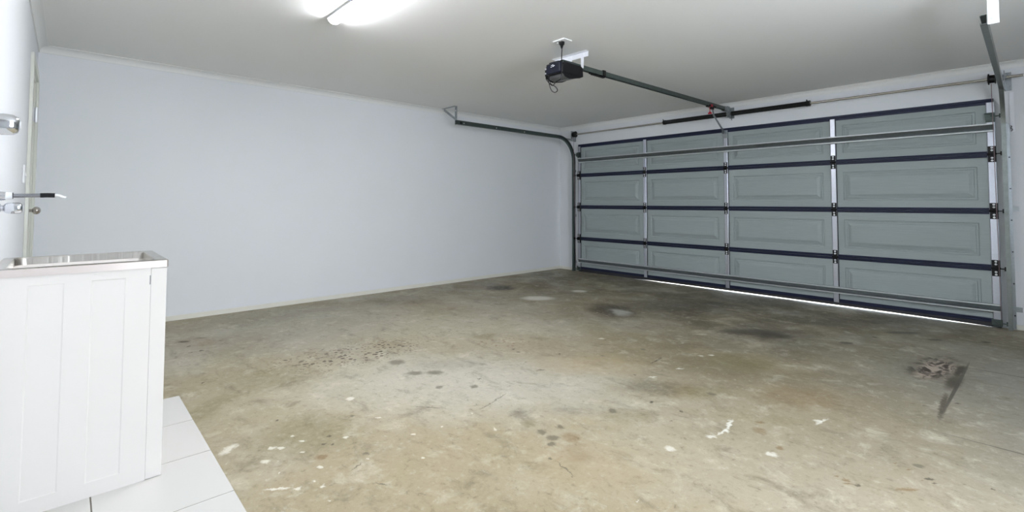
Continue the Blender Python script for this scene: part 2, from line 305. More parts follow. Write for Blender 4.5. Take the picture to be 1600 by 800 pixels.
def tag(o, label, cat, group=None):
    o['label'] = label; o['category'] = cat
    if group: o['group'] = group
    return o
def thing(name, loc, label, cat, group=None):
    o = bpy.data.objects.new(name, None); o.empty_display_size = .1; COL.objects.link(o); o.location = loc
    return tag(o, label, cat, group)
def struct(o): o['kind'] = 'structure'; return o
def B(a, b): return MB().box(a, b)

# ------------------------------------------------------------------ the room
H = 2.373; XR = 6.6; YN = -6.366; T = .12
OX0, OX1, OZ = .47, 5.20, 2.03     # garage door opening
# floor slab
g = MB(); fx = [-T+i*(XR+2*T)/8 for i in range(9)]; fy = [YN-T+i*(.10-YN+T)/8 for i in range(9)]
fv = [[g.bm.verts.new((x, y, 0)) for y in fy] for x in fx]; fmats = []
for i in range(8):
    for j in range(8):
        f = g.bm.faces.new((fv[i][j], fv[i+1][j], fv[i+1][j+1], fv[i][j+1])); f.material_index = len(fmats)
        fmats.append(concrete(fx[i], fx[i+1], fy[j], fy[j+1]))
rim = [fv[i][0] for i in range(9)]+[fv[8][j] for j in range(1, 9)]+[fv[i][8] for i in range(7, -1, -1)]+[fv[0][j] for j in range(7, 0, -1)]
low = [g.bm.verts.new((v.co.x, v.co.y, -.1)) for v in rim]
for k in range(len(rim)): g.bm.faces.new((rim[k], low[k], low[(k+1) % len(rim)], rim[(k+1) % len(rim)]))
g.bm.faces.new(low)
struct(build(g, 'floor', fmats))
struct(build(B((-T, YN-T, H), (XR+T, T, H+.1)), 'ceiling', CEIL))
struct(build(B((-T, YN-T, 0), (0, T, H)), 'wall_left', WALL))
g = MB(); g.box((0, 0, 0), (OX0, T, H)); g.box((OX1, 0, 0), (XR, T, H)); g.box((OX0, 0, OZ), (OX1, T, H)); struct(build(g, 'wall_front', WALL))
# near (laundry) wall with the internal doorway
DX0, DX1, DZ = .17, .90, 2.04
g = MB(); g.box((DX1, YN-T, 0), (XR, YN, H)); g.box((0, YN-T, DZ), (DX1, YN, H)); g.box((0, YN-T, 0), (DX0, YN, DZ)); struct(build(g, 'wall_back', WALL))
WY0, WY1, WZ0, WZ1 = -4.9, -3.3, .85, 2.15
g = MB(); g.box((XR, YN-T, 0), (XR+T, T, WZ0)); g.box((XR, YN-T, WZ1), (XR+T, T, H)); g.box((XR, YN-T, WZ0), (XR+T, WY0, WZ1)); g.box((XR, WY1, WZ0), (XR+T, T, WZ1))
struct(build(g, 'wall_right', WALL))
g = MB()
for a, b in (((WY0, WZ0), (WY0+.05, WZ1)), ((WY1-.05, WZ0), (WY1, WZ1)), ((WY0, WZ0), (WY1, WZ0+.05)), ((WY0, WZ1-.05), (WY1, WZ1)), (((WY0+WY1)/2-.025, WZ0), ((WY0+WY1)/2+.025, WZ1))):
    g.box((XR+.02, a[0], a[1]), (XR+.07, b[0], b[1]))
struct(build(g, 'added_window_1', TRIM, bevel=.003))  # added window frame, out of view, around the fill light
struct(build(B((-3, .10, -.1), (9, 7, -.004)), 'driveway', DRIVE))
# cove cornice
def cornice(name, p, q, inward):
    inw = Vector(inward); prof = [(0, 0), (.057, 0), (.057, -.006), (.052, -.0065)]
    for k in range(1, 7):
        a = k/7*math.pi/2; prof.append((.052-.044*math.sin(a), -.0065-.042*(1-math.cos(a))))
    prof += [(.008, -.049), (.008, -.056), (0, -.056)]
    g = MB(); g.sweep([((p[0], p[1], H), inw, (0, 0, 1)), ((q[0], q[1], H), inw, (0, 0, 1))], prof)
    return struct(build(g, name, TRIM))
cornice('trim_1', (0, YN), (0, 0), (1, 0, 0)); cornice('trim_2', (0, 0), (XR, 0), (0, -1, 0))
cornice('trim_3', (0, YN), (XR, YN), (0, 1, 0)); cornice('trim_4', (XR, YN), (XR, 0), (-1, 0, 0))
struct(build(B((0, YN, 0), (.012, 0, .045)), 'baseboard_left', SKIRT, bevel=.002))
g = MB(); g.box((.012, 0, 0), (.375, -.012, .045)); g.box((5.335, 0, 0), (XR, -.012, .045)); struct(build(g, 'baseboard_front', SKIRT, bevel=.002))
struct(build(B((1.03, YN, 0), (2.14, YN+.012, .045)), 'baseboard_back', SKIRT, bevel=.002))
# tiled area under the tub
g = B((2.155, YN, .0005), (XR, -5.667, .0065)); struct(build(g, 'floor_tile_bed', GROUT))
g = MB(); ps = .4055; gp = .0022
x = 2.155
while x < XR-.01:
    for (y0, y1) in ((-5.667, -6.07), (-6.07, YN)):
        xe = min(x+ps, XR); off = 0
        g.box((x+gp*(x > 2.2), y0-gp*(y0 < -5.7), .001), (xe-gp, y1+gp, .008))
    x += ps
struct(build(g, 'floor_tiles', TILE, bevel=.001))

# internal door beside the corner
dr = MB(); dr.box((DX0+.005, YN-.045, .01), (DX1-.005, YN-.008, DZ-.005))
door = struct(build(dr, 'door_1', DOORW, base=(DX0, YN, 0), bevel=.002))
g = MB(); g.box((DX1, YN, 0), (DX1+.065, YN+.018, DZ+.06)); g.box((DX0-.065, YN, 0), (DX0, YN+.018, DZ+.06)); g.box((DX0, YN, DZ), (DX1, YN+.018, DZ+.06))
g.box((DX1-.012, YN-.10, 0), (DX1, YN, DZ)); g.box((DX0, YN-.10, 0), (DX0+.012, YN, DZ)); g.box((DX0, YN-.10, DZ-.012), (DX1, YN, DZ))
build(g, 'door_frame', DOORW, door, bevel=.003)
kn = MB(); kn.tube([(.78, YN-.008, 1.04), (.78, YN+.004, 1.04)], .028, 20); kn.tube([(.78, YN, 1.04), (.78, YN+.006, 1.04), (.78, YN+.012, 1.04), (.78, YN+.03, 1.04)], [.02, .018, .01, .011], 16)
kn.ball((.78, YN+.05, 1.04), .027, (1, .85, 1)); build(kn, 'door_knob', BRONZE, door, smooth=True)
for hz in (.25, 1.78):
    h = MB(); h.box((DX0+.002, YN-.008, hz-.05), (DX0+.035, YN-.004, hz+.05)); h.cyl((DX0+.016, YN+.008, hz-.052), (DX0+.016, YN+.008, hz+.052), .012, 12); h.ball((DX0+.016, YN+.008, hz-.055), .008); h.ball((DX0+.016, YN+.008, hz+.055), .008)
    build(h, 'door_hinge', BOLT, door, smooth=True)
# light switch
sw = thing('light_switch', (1.27, YN, 1.27), 'small white light switch plate on the wall beside the internal door frame', 'light switch')
build(B((1.235, YN, 1.213), (1.305, YN+.009, 1.327)), 'switch_plate', PVC, sw, bevel=.003)
build(MB().obox((1.27, YN+.011, 1.27), (1, 0, 0), (0, 1, .15), (0, -.15, 1), .007, .004, .012), 'rocker', PVC, sw, bevel=.001)

# ------------------------------------------------------------------ fluorescent batten
lamp = thing('ceiling_light', (2.8, -4.845, H), 'long glowing white fluorescent batten light fixed to the ceiling', 'ceiling light')
LX0, LX1, LYC = 2.205, 3.42, -4.845
build(B((LX0, LYC-.045, H-.014), (LX1, LYC+.045, H-.0005)), 'housing', WHITEM, lamp, bevel=.002)
pr = [(-.037, 0)]+[(-.037*math.cos(a), -.002-.026*math.sin(a)) for a in [k*math.pi/10 for k in range(0, 11)]]+[(.037, 0)]
g = MB(); g.sweep([((LX0+.012, LYC, H-.014), (0, 1, 0), (0, 0, 1)), ((LX1-.012, LYC, H-.014), (0, 1, 0), (0, 0, 1))], pr)
build(g, 'diffuser', LAMPM, lamp, smooth=True)
for xx in (LX0, LX1-.012):
    g = MB(); g.sweep([((xx, LYC, H-.014), (0, 1, 0), (0, 0, 1)), ((xx+.012, LYC, H-.014), (0, 1, 0), (0, 0, 1))], [(a*1.04, b*1.04) for a, b in pr]); build(g, 'end_cap', PVC, lamp)

# ------------------------------------------------------------------ garage door
GX0, GX1 = .43, 5.245; YS = -.030
Z = [.042, .53, 1.04, 1.553, 2.06]
ST = [.452, 1.665, 2.83, 3.995, 5.222]; SW = [.024, .024, .024, .024, .029]
gd = thing('garage_door', (2.84, -.03, 0), 'wide closed grey sectional garage door with navy rails and galvanised stiles', 'garage door')
def section(i):
    z0, z1 = Z[i]+.0015, Z[i+1]-.0015; g = MB(); bm = g.bm
    xs = [GX0]+[s for s in ST[1:-1]]+[GX1]
    ex = [(ST[k]+.085 if k else ST[0]+.09, ST[k+1]-.1) for k in range(4)]
    ez = (z0+.098, z1-.108)
    for k in range(4):
        X0, X1 = xs[k], xs[k+1]
        rings = [(X0, X1, z0, z1, 0)]
        a, b = ex[k]; c, d = ez
        for ins, dy in ((0, 0), (.006, .010), (.020, .011), (.026, .003), (.036, .002), (.060, -.009), (.066, -.010)):
            rings.append((a+ins, b-ins, c+ins, d-ins, dy))
        V = [[bm.verts.new(p) for p in ((r[0], YS+r[4], r[2]), (r[1], YS+r[4], r[2]), (r[1], YS+r[4], r[3]), (r[0], YS+r[4], r[3]))] for r in rings]
        for A, Bv in zip(V, V[1:]):
            for q in range(4): bm.faces.new((A[q], A[(q+1) % 4], Bv[(q+1) % 4], Bv[q]))
        bm.faces.new(V[-1])
    # edges and outer skin
    g.box((GX0, YS+.0125, Z[i]), (GX1, YS+.022, Z[i+1]))
    g.box((GX0, YS+.001, z0), (GX0+.004, YS+.0125, z1)); g.box((GX1-.004, YS+.001, z0), (GX1, YS+.0125, z1))
    o = build(g, 'door_section', SKIN, gd)
    tb = .052 if i == 3 else .026; bb = .036 if i == 0 else .026
    r1 = MB(); prof = [(0, 0), (-.008, 0), (-.010, -.004), (-.010, -tb*.38), (-.006, -tb*.46), (-.006, -tb*.56), (-.010, -tb*.64), (-.010, -tb+.004), (-.008, -tb), (0, -tb)]
    r1.sweep([((GX0, YS, z1), (0, 1, 0), (0, 0, 1)), ((GX1-.004, YS, z1), (0, 1, 0), (0, 0, 1))], prof)
    build(r1, 'section_rail', NAVY, o)
    r2 = MB(); prof2 = [(0, 0), (-.008, 0), (-.010, .004), (-.010, bb*.5), (-.007, bb*.6), (-.010, bb*.7), (-.010, bb-.004), (-.008, bb), (0, bb)]
    r2.sweep([((GX0, YS, z0), (0, 1, 0), (0, 0, 1)), ((GX1-.004, YS, z0), (0, 1, 0), (0, 0, 1))], prof2)
    build(r2, 'section_rail', NAVY, o)
    for k in range(5):
        s = MB(); hw = SW[k]; x = ST[k]
        zt = z1-(.035 if i == 3 else .012); zb = z0+(.0 if i == 0 else .012)
        pf = [(-hw, 0), (-hw, -.012), (-hw+.004, -.015), (hw-.004, -.015), (hw, -.012), (hw, 0)]
        s.sweep([((x, YS, zb), (1, 0, 0), (0, 1, 0)), ((x, YS, zt), (1, 0, 0), (0, 1, 0))], pf)
        build(s, 'stile', GALVB, o)
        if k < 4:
            build(B((x+hw, YS+.001, zb), (x+hw+.006, YS-.013, zt)), 'stile_shade_strip', EDGE, o)  # dark strip standing in for the shadow line right of the stile
    return o
secs = [section(i) for i in range(4)]
# weather seal at the bottom: touches the slab at the left, lifts clear of it further right
g = MB(); bm = g.bm; prof = [(GX0, .001), (1.40, .001), (1.9, .007), (3.0, .0115), (4.4, .0115), (4.95, .007), (GX1, .002)]
for (y0, y1) in ((YS-.002, YS+.022),):
    row = []
    for (x, zb) in prof: row.append([bm.verts.new((x, y0, zb)), bm.verts.new((x, y1, zb)), bm.verts.new((x, y1, Z[0]+.002)), bm.verts.new((x, y0, Z[0]+.002))])
    for a, b in zip(row, row[1:]):
        for q in range(4): bm.faces.new((a[q], a[(q+1) % 4], b[(q+1) % 4], b[q]))
    bm.faces.new(row[0]); bm.faces.new(row[-1])
build(g, 'bottom_seal', RUBBER, gd)
# horizontal reinforcing struts (open channels)
def strut(z0, z1, yb=-.046):
    h = z1-z0; t = .004; d = .042; l = .014
    l = .011; pf = [(0, 0), (-d, 0), (-d, l), (-d+t, l+.001), (-d+t+.004, l-.003), (-.006, l+.010), (-d+.008, h-l-.006), (-d, h-l), (-d, h), (0, h)]
    g = MB(); g.sweep([((GX0+.02, yb, z0), (0, 1, 0), (0, 0, 1)), ((GX1-.004, yb, z0), (0, 1, 0), (0, 0, 1))], pf)
    o = build(g, 'strut', GALVS, gd)
    for za, zb in ((z0, z0+.011), (z1-.0115, z1)): build(B((GX0+.02, yb-d-.0012, za), (GX1-.004, yb-d, zb)), 'strut_lip', LIP_LIT, o)  # brightness of the lips is put into their lighter colour
    return o
strut(1.755, 1.828); strut(.146, .212)
# hinges at the section joints
def hinge(x, z, side=0):
    g = MB(); y = YS-.016; hw = .027 if side else .023
    g.box((x-hw, y-.004, z+.006), (x+hw, y, z+.072)); g.box((x-hw, y-.004, z-.072), (x+hw, y, z-.006))
    g.box((x-hw*.8, y-.010, z-.03), (x+hw*.8, y, z+.03))
    g.cyl((x-hw*1.15, y-.011, z), (x+hw*1.15, y-.011, z), .009, 12)
    o = build(g, 'hinge', BLACK, gd, bevel=.003)
    for dz in (.058, .034, -.034, -.058):
        yy = y-.004 if abs(dz) > .04 else y-.010
        b = MB().tube([(x, y-.003, z+dz), (x, y-.008 if abs(dz) > .04 else y-.013, z+dz), (x, y-.010 if abs(dz) > .04 else y-.015, z+dz)], [.0095, .009, .004], 10)
        build(b, 'bolt', BOLT, o, smooth=True)
    return o
for z in Z[1:4]:
    for k in (1, 2, 3): hinge(ST[k], z)
    for k, sx in ((0, -1), (4, 1)):
        o = hinge(ST[k], z, 1)
        r = MB(); x = ST[k]
        r.box((x+sx*.010, YS-.058, z-.022), (x+sx*.014, YS-.016, z+.022))
        r.cyl((x+sx*.005, YS-.055, z), (x+sx*.062, YS-.055, z), .0045, 10); r.cyl((x+sx*.055, YS-.055, z), (x+sx*.066, YS-.055, z), .019, 18)
        build(r, 'roller', BLACK, o, smooth=True)
# top roller brackets and bottom corner brackets
for k, sx in ((0, -1), (4, 1)):
    x = ST[k]; g = MB()
    g.box((x-.034, YS-.020, 1.842), (x+.028, YS-.015, 1.93)); g.box((x-.040, YS-.062, 1.916), (x+.028, YS-.016, 1.920)); g.box((x-.034, YS-.05, 1.860), (x+.028, YS-.046, 1.910))
    g.cyl((x, YS-.055, 1.89), (x+sx*.062, YS-.055, 1.89), .0045, 10); g.cyl((x+sx*.055, YS-.055, 1.89), (x+sx*.066, YS-.055, 1.89), .019, 18)
    o = build(g, 'top_bracket', GALVD, gd)
    g = MB(); g.box((x-.04, YS-.022, .020), (x+.03, YS-.015, .075)); g.box((x-.05, YS-.05, .020), (x+.03, YS-.022, .026)); g.box((x+sx*.02, YS-.055, .02), (x+sx*.024, YS-.02, .09))
    g.cyl((x, YS-.055, .05), (x+sx*.062, YS-.055, .05), .0045, 10); g.cyl((x+sx*.055, YS-.055, .05), (x+sx*.066, YS-.055, .05), .019, 18)
    g.cyl((x-.02, YS-.034, .05), (x-.02, YS-.02, .05), .009, 10)
    build(g, 'bottom_bracket', GALVD, gd, bevel=.001)
# attachment plate for the opener arm
g = B((2.80, YS-.024, 1.93), (2.86, YS-.015, 2.03)); g.box((2.812, YS-.07, 1.985), (2.818, YS-.02, 2.025)); g.box((2.842, YS-.07, 1.985), (2.848, YS-.02, 2.025))
build(g, 'arm_plate', GALV, gd, bevel=.001)

# ------------------------------------------------------------------ tracks
def track(xc, sx, zt, label):
    # sx = +1 when the channel opens toward +x
    t = thing('door_track', (xc, -.09, 0), label, 'door track', 'curved steel tracks either side of the garage door')
    yv = YS-.055; R = .37; pts = []
    fr = [((xc, yv, .004), (1, 0, 0), (0, -1, 0)), ((xc, yv, zt-R), (1, 0, 0), (0, -1, 0))]
    for k in range(1, 13):
        a = k/12*math.pi/2; c = (yv-R, zt-R)
        fr.append(((xc, c[0]+R*math.cos(a), c[1]+R*math.sin(a)), (1, 0, 0), (0, -math.cos(a), -math.sin(a))))
    fr.append(((xc, -2.46, zt), (1, 0, 0), (0, 0, -1)))
    w, h, th, l = .030, .027, .0025, .008      # half height h, depth w
    pf = [(0, -h), (w, -h), (w, -h+l), (w-th, -h+l), (w-th, -h+th), (th, -h+th), (th, h-th), (w-th, h-th), (w-th, h-l), (w, h-l), (w, h), (0, h)]
    pf = [((a-w/2)*sx, b) for a, b in pf]
    g = MB(); g.sweep(fr, pf)
    build(g, 'track_channel', GALVD if sx > 0 else GALVM, t, smooth=True)
    # slotted wall angle along the vertical part
    g = MB(); xo = xc-sx*(w/2); xw = xo-sx*.020
    if sx < 0:
        g.box((xo, -.004, .006), (xo-sx*.004, -.075, zt-.30)); g.box((xo-sx*.004, 0, .006), (xw, -.004, zt-.30))
        wa = build(g, 'wall_angle', GALV, t); z = .12
        while z < zt-.35:
            build(MB().tube([(xo-sx*.012, -.004, z), (xo-sx*.012, -.009, z)], .006, 8), 'wall_bolt', BLACK, wa); z += .28
    # slot holes and bolts seen inside the horizontal channel
    for y in (-2.32, -1.75, -1.2): build(MB().tube([(xc-sx*(w/2-.002), y, zt), (xc-sx*(w/2-.009), y, zt)], .008, 8), 'track_bolt', BOLT if sx > 0 else GALV, t)
    b = MB(); b.box((xc-sx*(w/2-.002), -2.385, zt-.016), (xc-sx*(w/2-.006), -2.35, zt+.016)); build(b, 'track_slot', BLACK, t)
    # gusset from the arc to the head plate
    g = MB(); g.box((xo, -.42, zt-.032), (xo-sx*.003, -.135, zt+.0)); build(g, 'gusset', GALV, t)
    # small wall clips
    for z in (.175, 1.06) if sx < 0 else (.145, .9, 1.63):
        c = MB(); c.box((xo, -.05, z-.017), (xo-sx*.004, -.004, z+.017)); c.box((xo, 0, z-.021), (xo-sx*.060, -.005, z+.021)); c.box((xo-sx*.02, -.005, z-.004), (xo-sx*.052, -.012, z+.010))
        build(c, 'wall_clip', GALV, t, bevel=.001)
    # ceiling hanger: vertical leg, foot and diagonal
    yh = -2.43; g = MB(); xl = xo-sx*.0
    m = WHITEM if sx < 0 else GALV
    g.box((xl, yh, zt-.026), (xl-sx*.046, yh-.003, H)); g.box((xl, yh-.04, H-.003), (xl-sx*.32, yh, H))
    build(g, 'ceiling_hanger', m, t)
    g = MB(); g.bar((xl-sx*.03, yh-.006, zt+.05 if sx > 0 else zt+.11), (xl-sx*.29, yh-.006, H-.01), .004, .030); build(g, 'hanger_brace', m, t)
    for dz in (.16, 0): build(MB().tube([(xl-sx*.023, yh-.003, zt+dz), (xl-sx*.023, yh-.010, zt+dz)], .008, 10), 'hanger_bolt', BOLT, t)
    return t
track(.372, 1, 2.155, 'steel roller track beside the long wall, left of the garage door')
track(5.302, -1, 2.125, 'steel roller track at the right edge of the garage door')

# ------------------------------------------------------------------ torsion shaft
YQ = -.085; ZQ = 2.226
sh = thing('torsion_shaft', (2.9, YQ, ZQ), 'steel torsion shaft with thick black spring running above the garage door', 'torsion spring')
build(MB().cyl((.33, YQ, ZQ-.003), (5.435, YQ, ZQ), .0125, 20), 'shaft', ZINC, sh, smooth=True)
def coil(x0, x1):
    n = int((x1-x0)/.0085); pts = []; rr = []
    for k in range(n*2+1):
        pts.append((x0+(x1-x0)*k/(n*2), YQ, ZQ)); rr.append(.0285 if k % 2 else .0255)
    return MB().tube(pts, rr, 16)
build(coil(2.03, 2.86), 'spring', SPRING, sh, smooth=True); build(coil(2.93, 3.76), 'spring', SPRING, sh, smooth=True)
for x0, x1, s in ((1.995, 2.03, -1), (3.76, 3.80, 1)):
    g = MB().tube([(x0, YQ, ZQ), (x1, YQ, ZQ)], .032, 16); g.cyl((x0+.015, YQ-.02, ZQ+.02), (x0+.015, YQ-.042, ZQ+.035), .006, 8); build(g, 'winding_cone', BLACK, sh)
g = MB(); g.box((2.888, -.002, ZQ-.07), (2.902, -.006, ZQ+.07)); g.box((2.890, -.005, ZQ-.045), (2.895, YQ-.04, ZQ+.045)); g.box((2.87, -.001, ZQ-.05), (2.93, -.006, ZQ+.09))
g.tube([(2.880, YQ, ZQ), (2.912, YQ, ZQ)], .036, 18); build(g, 'centre_bracket', GALV, sh, bevel=.001)
for x, s in ((.372, 1), (5.26, -1)):
    xd = x+s*.0 if s > 0 else x-.012
    g = MB(); n = 28; pts = []; rr = []
    a0, a1 = (x-.005, x+.050) if s > 0 else (x-.050, x+.005)
    prof = [(0, .018), (0, .044), (.006, .046), (.008, .036), (.040, .036), (.042, .050), (.050, .050), (.055, .018)]
    for q, rad in prof:
        pts.append(((a1-q) if s < 0 else (a0+q), YQ, ZQ)); rr.append(rad)
    # keep ring positions distinct
    pts = [(p[0]+i*1e-5*(1 if s > 0 else -1), p[1], p[2]) for i, p in enumerate(pts)]
    g.tube(pts, rr, 20); build(g, 'cable_drum', BLACK, sh)
for s, x in ((-1, .355), (1, 5.318)):
    g = MB(); g.box((x-.003, -.004, ZQ-.11), (x+.003, -.13, ZQ+.055)); g.box((x-.003, -.001, ZQ-.11), (x+s*.042, -.005, ZQ+.055))
    g.tube([(x-.012, YQ, ZQ), (x+.012, YQ, ZQ)], .026, 16)
    build(g, 'end_plate', GALV, sh, bevel=.001)
for x, xt, w_side in ((.400, .428, 'left'), (5.236, 5.246, 'right')):
    tag(build(MB().tube([(x, YQ-.036, ZQ-.05), (xt, -.100, .09)], .0028, 6), 'lift_cable', PINKC, base=(xt, -.1, .09)), 'thin steel lift cable running down the %s edge of the garage door' % w_side, 'cable', 'door lift cables')
# tall galvanised plate on the wall right of the track
ob = thing('wall_plate', (5.352, -.003, 1.76), 'narrow white vertical plate on the wall right of the right-hand track', 'wall plate')
g = MB(); g.box((5.341, 0, 1.745), (5.372, -.010, 2.10)); g.box((5.341, -.010, 1.985), (5.346, -.026, 2.10)); build(g, 'plate_body', WHITEM, ob, bevel=.002)
g = MB().tube(crv([(5.346, -.010, 1.80), (5.352, -.026, 1.79), (5.346, -.030, 1.775), (5.356, -.026, 1.765), (5.348, -.010, 1.75)], 5), .0028, 6); build(g, 'spring_hook', BLACK, ob)

# ------------------------------------------------------------------ opener
RX = 2.850
op = thing('garage_door_opener', (RX, -3.15, 2.2), 'black garage door opener motor hanging from the ceiling with a long drive rail', 'garage door opener')
bx0, bx1, by0, by1 = 2.745, 2.945, -3.29, -3.03
g = MB()
# tapering body with slightly bowed sides
pf = [(by0, 2.155), (by0+.012, 2.140), (by1-.03, 2.144), (by1, 2.165), (by1-.004, 2.225), (by1-.03, 2.240), (by0+.05, 2.240), (by0+.02, 2.232), (by0, 2.215)]
g.sweep([((bx0, 0, 0), (0, 1, 0), (0, 0, 1)), ((bx1, 0, 0), (0, 1, 0), (0, 0, 1))], pf)
body = build(g, 'motor_housing', BPLAST, op, bevel=.008, seg=3)
g = MB(); g.box((bx0+.03, by0-.016, 2.150), (bx1-.012, by0+.02, 2.236)); g.box((bx0+.05, by0-.006, 2.23), (bx1-.04, by0+.06, 2.250))
face = build(g, 'front_cover', NPLAST, body, bevel=.010, seg=3)
g = MB(); yy = by0-.0175
for (xa, za, xb, zb) in ((2.835, 2.214, 2.858, 2.219), (2.850, 2.205, 2.872, 2.211), (2.832, 2.202, 2.840, 2.204)): g.bar((xa, yy, za), (xb, yy, zb), .002, .0045)
build(g, 'logo', WHITEM, body)
for bz, br in ((2.205, .009), (2.168, .007)): build(MB().tube([(bx0+.014, by0-.004, bz), (bx0+.014, by0+.005, bz)], br, 12), 'button', BOLT, body, smooth=True)
# wedge-shaped grey light lens beneath
g = MB(); pf = [(by0+.006, 2.152), (by0+.035, 2.122), (by0+.09, 2.112), (by1-.05, 2.138), (by1-.03, 2.152)]
g.sweep([((bx0+.02, 0, 0), (0, 1, 0), (0, 0, 1)), ((bx1-.012, 0, 0), (0, 1, 0), (0, 0, 1))], pf); build(g, 'light_lens', LENS, op, bevel=.004)
for xx in (bx0+.004, bx1-.009):
    g = MB(); g.sweep([((xx, 0, 0), (0, 1, 0), (0, 0, 1)), ((xx+.006, 0, 0), (0, 1, 0), (0, 0, 1))], [(by0+.002, 2.170), (by0+.002, 2.148), (by0+.035, 2.118), (by0+.09, 2.107), (by1-.045, 2.134), (by1-.002, 2.152), (by1-.002, 2.175)])
    build(g, 'lens_rim', BPLAST, op)
for (x, y) in ((2.80, -3.22), (2.90, -3.22), (2.80, -3.08), (2.90, -3.08)): build(MB().cyl((x, y, 2.238), (x, y, 2.252), .010, 10), 'top_screw', BLACK, op)
# rail: inverted channel
ra, rb = Vector((RX, -3.20, 2.262)), Vector((RX, -.035, 2.300)); rw, rh, rt = .019, .020, .003
pf = [(-rw, -rh), (-rw, rh), (rw, rh), (rw, -rh), (rw-.008, -rh), (rw-.008, -rh+rt), (rw-rt, -rh+rt), (rw-rt, rh-rt), (-rw+rt, rh-rt), (-rw+rt, -rh+rt), (-rw+.008, -rh+rt), (-rw+.008, -rh)]
g = MB(); g.sweep([(ra, (1, 0, 0), (0, 0, 1)), (rb, (1, 0, 0), (0, 0, 1))], pf); build(g, 'drive_rail', GALVD, op)
g = MB(); g.tube([(RX, -3.0, 2.262), (RX, -.08, 2.296)], .007, 8); build(g, 'drive_belt', BLACK, op)
g = MB(); g.box((RX-.026, -2.66, 2.244), (RX+.026, -2.62, 2.296)); g.box((RX-.012, -2.80, 2.232), (RX+.012, -2.62, 2.242)); g.box((RX-.010, -2.83, 2.236), (RX+.010, -2.80, 2.248)); build(g, 'rail_clamp', BLACK, op, bevel=.002)
g = MB(); g.box((RX-.030, -.075, 2.272), (RX+.030, -.001, 2.330)); g.box((RX-.024, -.14, 2.27), (RX-.019, -.03, 2.325)); g.box((RX+.019, -.14, 2.27), (RX+.024, -.03, 2.325)); build(g, 'header_bracket', GALV, op, bevel=.002)
tr = build(MB().box((RX-.028, -.56, 2.262), (RX+.028, -.40, 2.285)).box((RX-.012, -.50, 2.24), (RX+.012, -.42, 2.268)), 'trolley', BLACK, op, bevel=.003)
g = MB().tube([(RX, -.51, 2.262), (RX, -.51, 2.205)], .004, 6); g.box((RX-.022, -.513, 2.178), (RX+.022, -.507, 2.196)); g.tube([(RX, -.51, 2.205), (RX, -.51, 2.19)], .010, 8); g.box((RX-.016, -.54, 2.262), (RX+.030, -.49, 2.288)); build(g, 'release_cord', RED, op)
g = MB(); g.bar((RX, -.44, 2.25), (RX-.002, -.40, 2.165), .005, .030, up=(0, 1, 0)); g.bar((RX-.002, -.41, 2.18), (2.832, -.085, 2.006), .005, .028, up=(0, 1, 0)); build(g, 'door_arm', GALV, op)
# white hanger angle across the ceiling with two legs
g = MB(); g.box((2.60, -3.04, H-.004), (2.975, -3.0, H)); g.box((2.60, -3.004, H-.045), (2.975, -3.0, H))
g.box((2.900, -3.008, 2.235), (2.928, -3.004, H-.01)); g.box((2.772, -3.008, 2.235), (2.800, -3.004, H-.01)); build(g, 'ceiling_bracket', WHITEM, op, bevel=.001)
# ceiling power point and the opener's cord
so = thing('ceiling_power_outlet', (2.99, -3.345, H), 'white square power outlet on the ceiling above the opener motor', 'power outlet')
build(B((2.93, -3.395, H-.010), (3.05, -3.300, H)), 'outlet_plate', PVC, so, bevel=.004)
build(B((2.945, -3.36, H-.016), (2.96, -3.335, H-.009)), 'outlet_switch', PVC, so, bevel=.002)
pc = thing('power_cord', (2.985, -3.345, H-.05), 'black power cord plugged into the ceiling outlet with its slack looped under the opener', 'power cord')
px, py = 2.987, -3.35
g = MB().tube([(px, py, H-.010), (px, py, H-.03), (px, py, H-.036), (px, py, H-.062)], [.022, .021, .014, .006], 16); build(g, 'plug', BPLAST, pc, smooth=True)
loop = [(px, py, H-.06), (2.984, -3.345, 2.30), (2.968, -3.33, 2.255)]
loop += [(2.950, -3.310, 2.215), (2.959, -3.320, 2.150), (2.961, -3.330, 2.091), (2.944, -3.330, 2.074), (2.903, -3.330, 2.066), (2.882, -3.330, 2.039), (2.848, -3.330, 2.061), (2.798, -3.330, 2.107), (2.791, -3.330, 2.134), (2.820, -3.330, 2.134), (2.862, -3.330, 2.058), (2.910, -3.330, 2.024), (2.917, -3.330, 1.997), (2.882, -3.330, 1.987), (2.855, -3.330, 2.013), (2.841, -3.330, 2.078), (2.837, -3.330, 2.125)]
for i in range(7, len(loop)): loop[i] = Vector(loop[i])+Vector((0, .012*math.sin(i*1.3), 0))
loop.append(Vector((bx0+.03, by0-.01, 2.150)))
build(MB().tube(crv(loop, 6), .0036, 6), 'cord', BPLAST, pc, smooth=True)

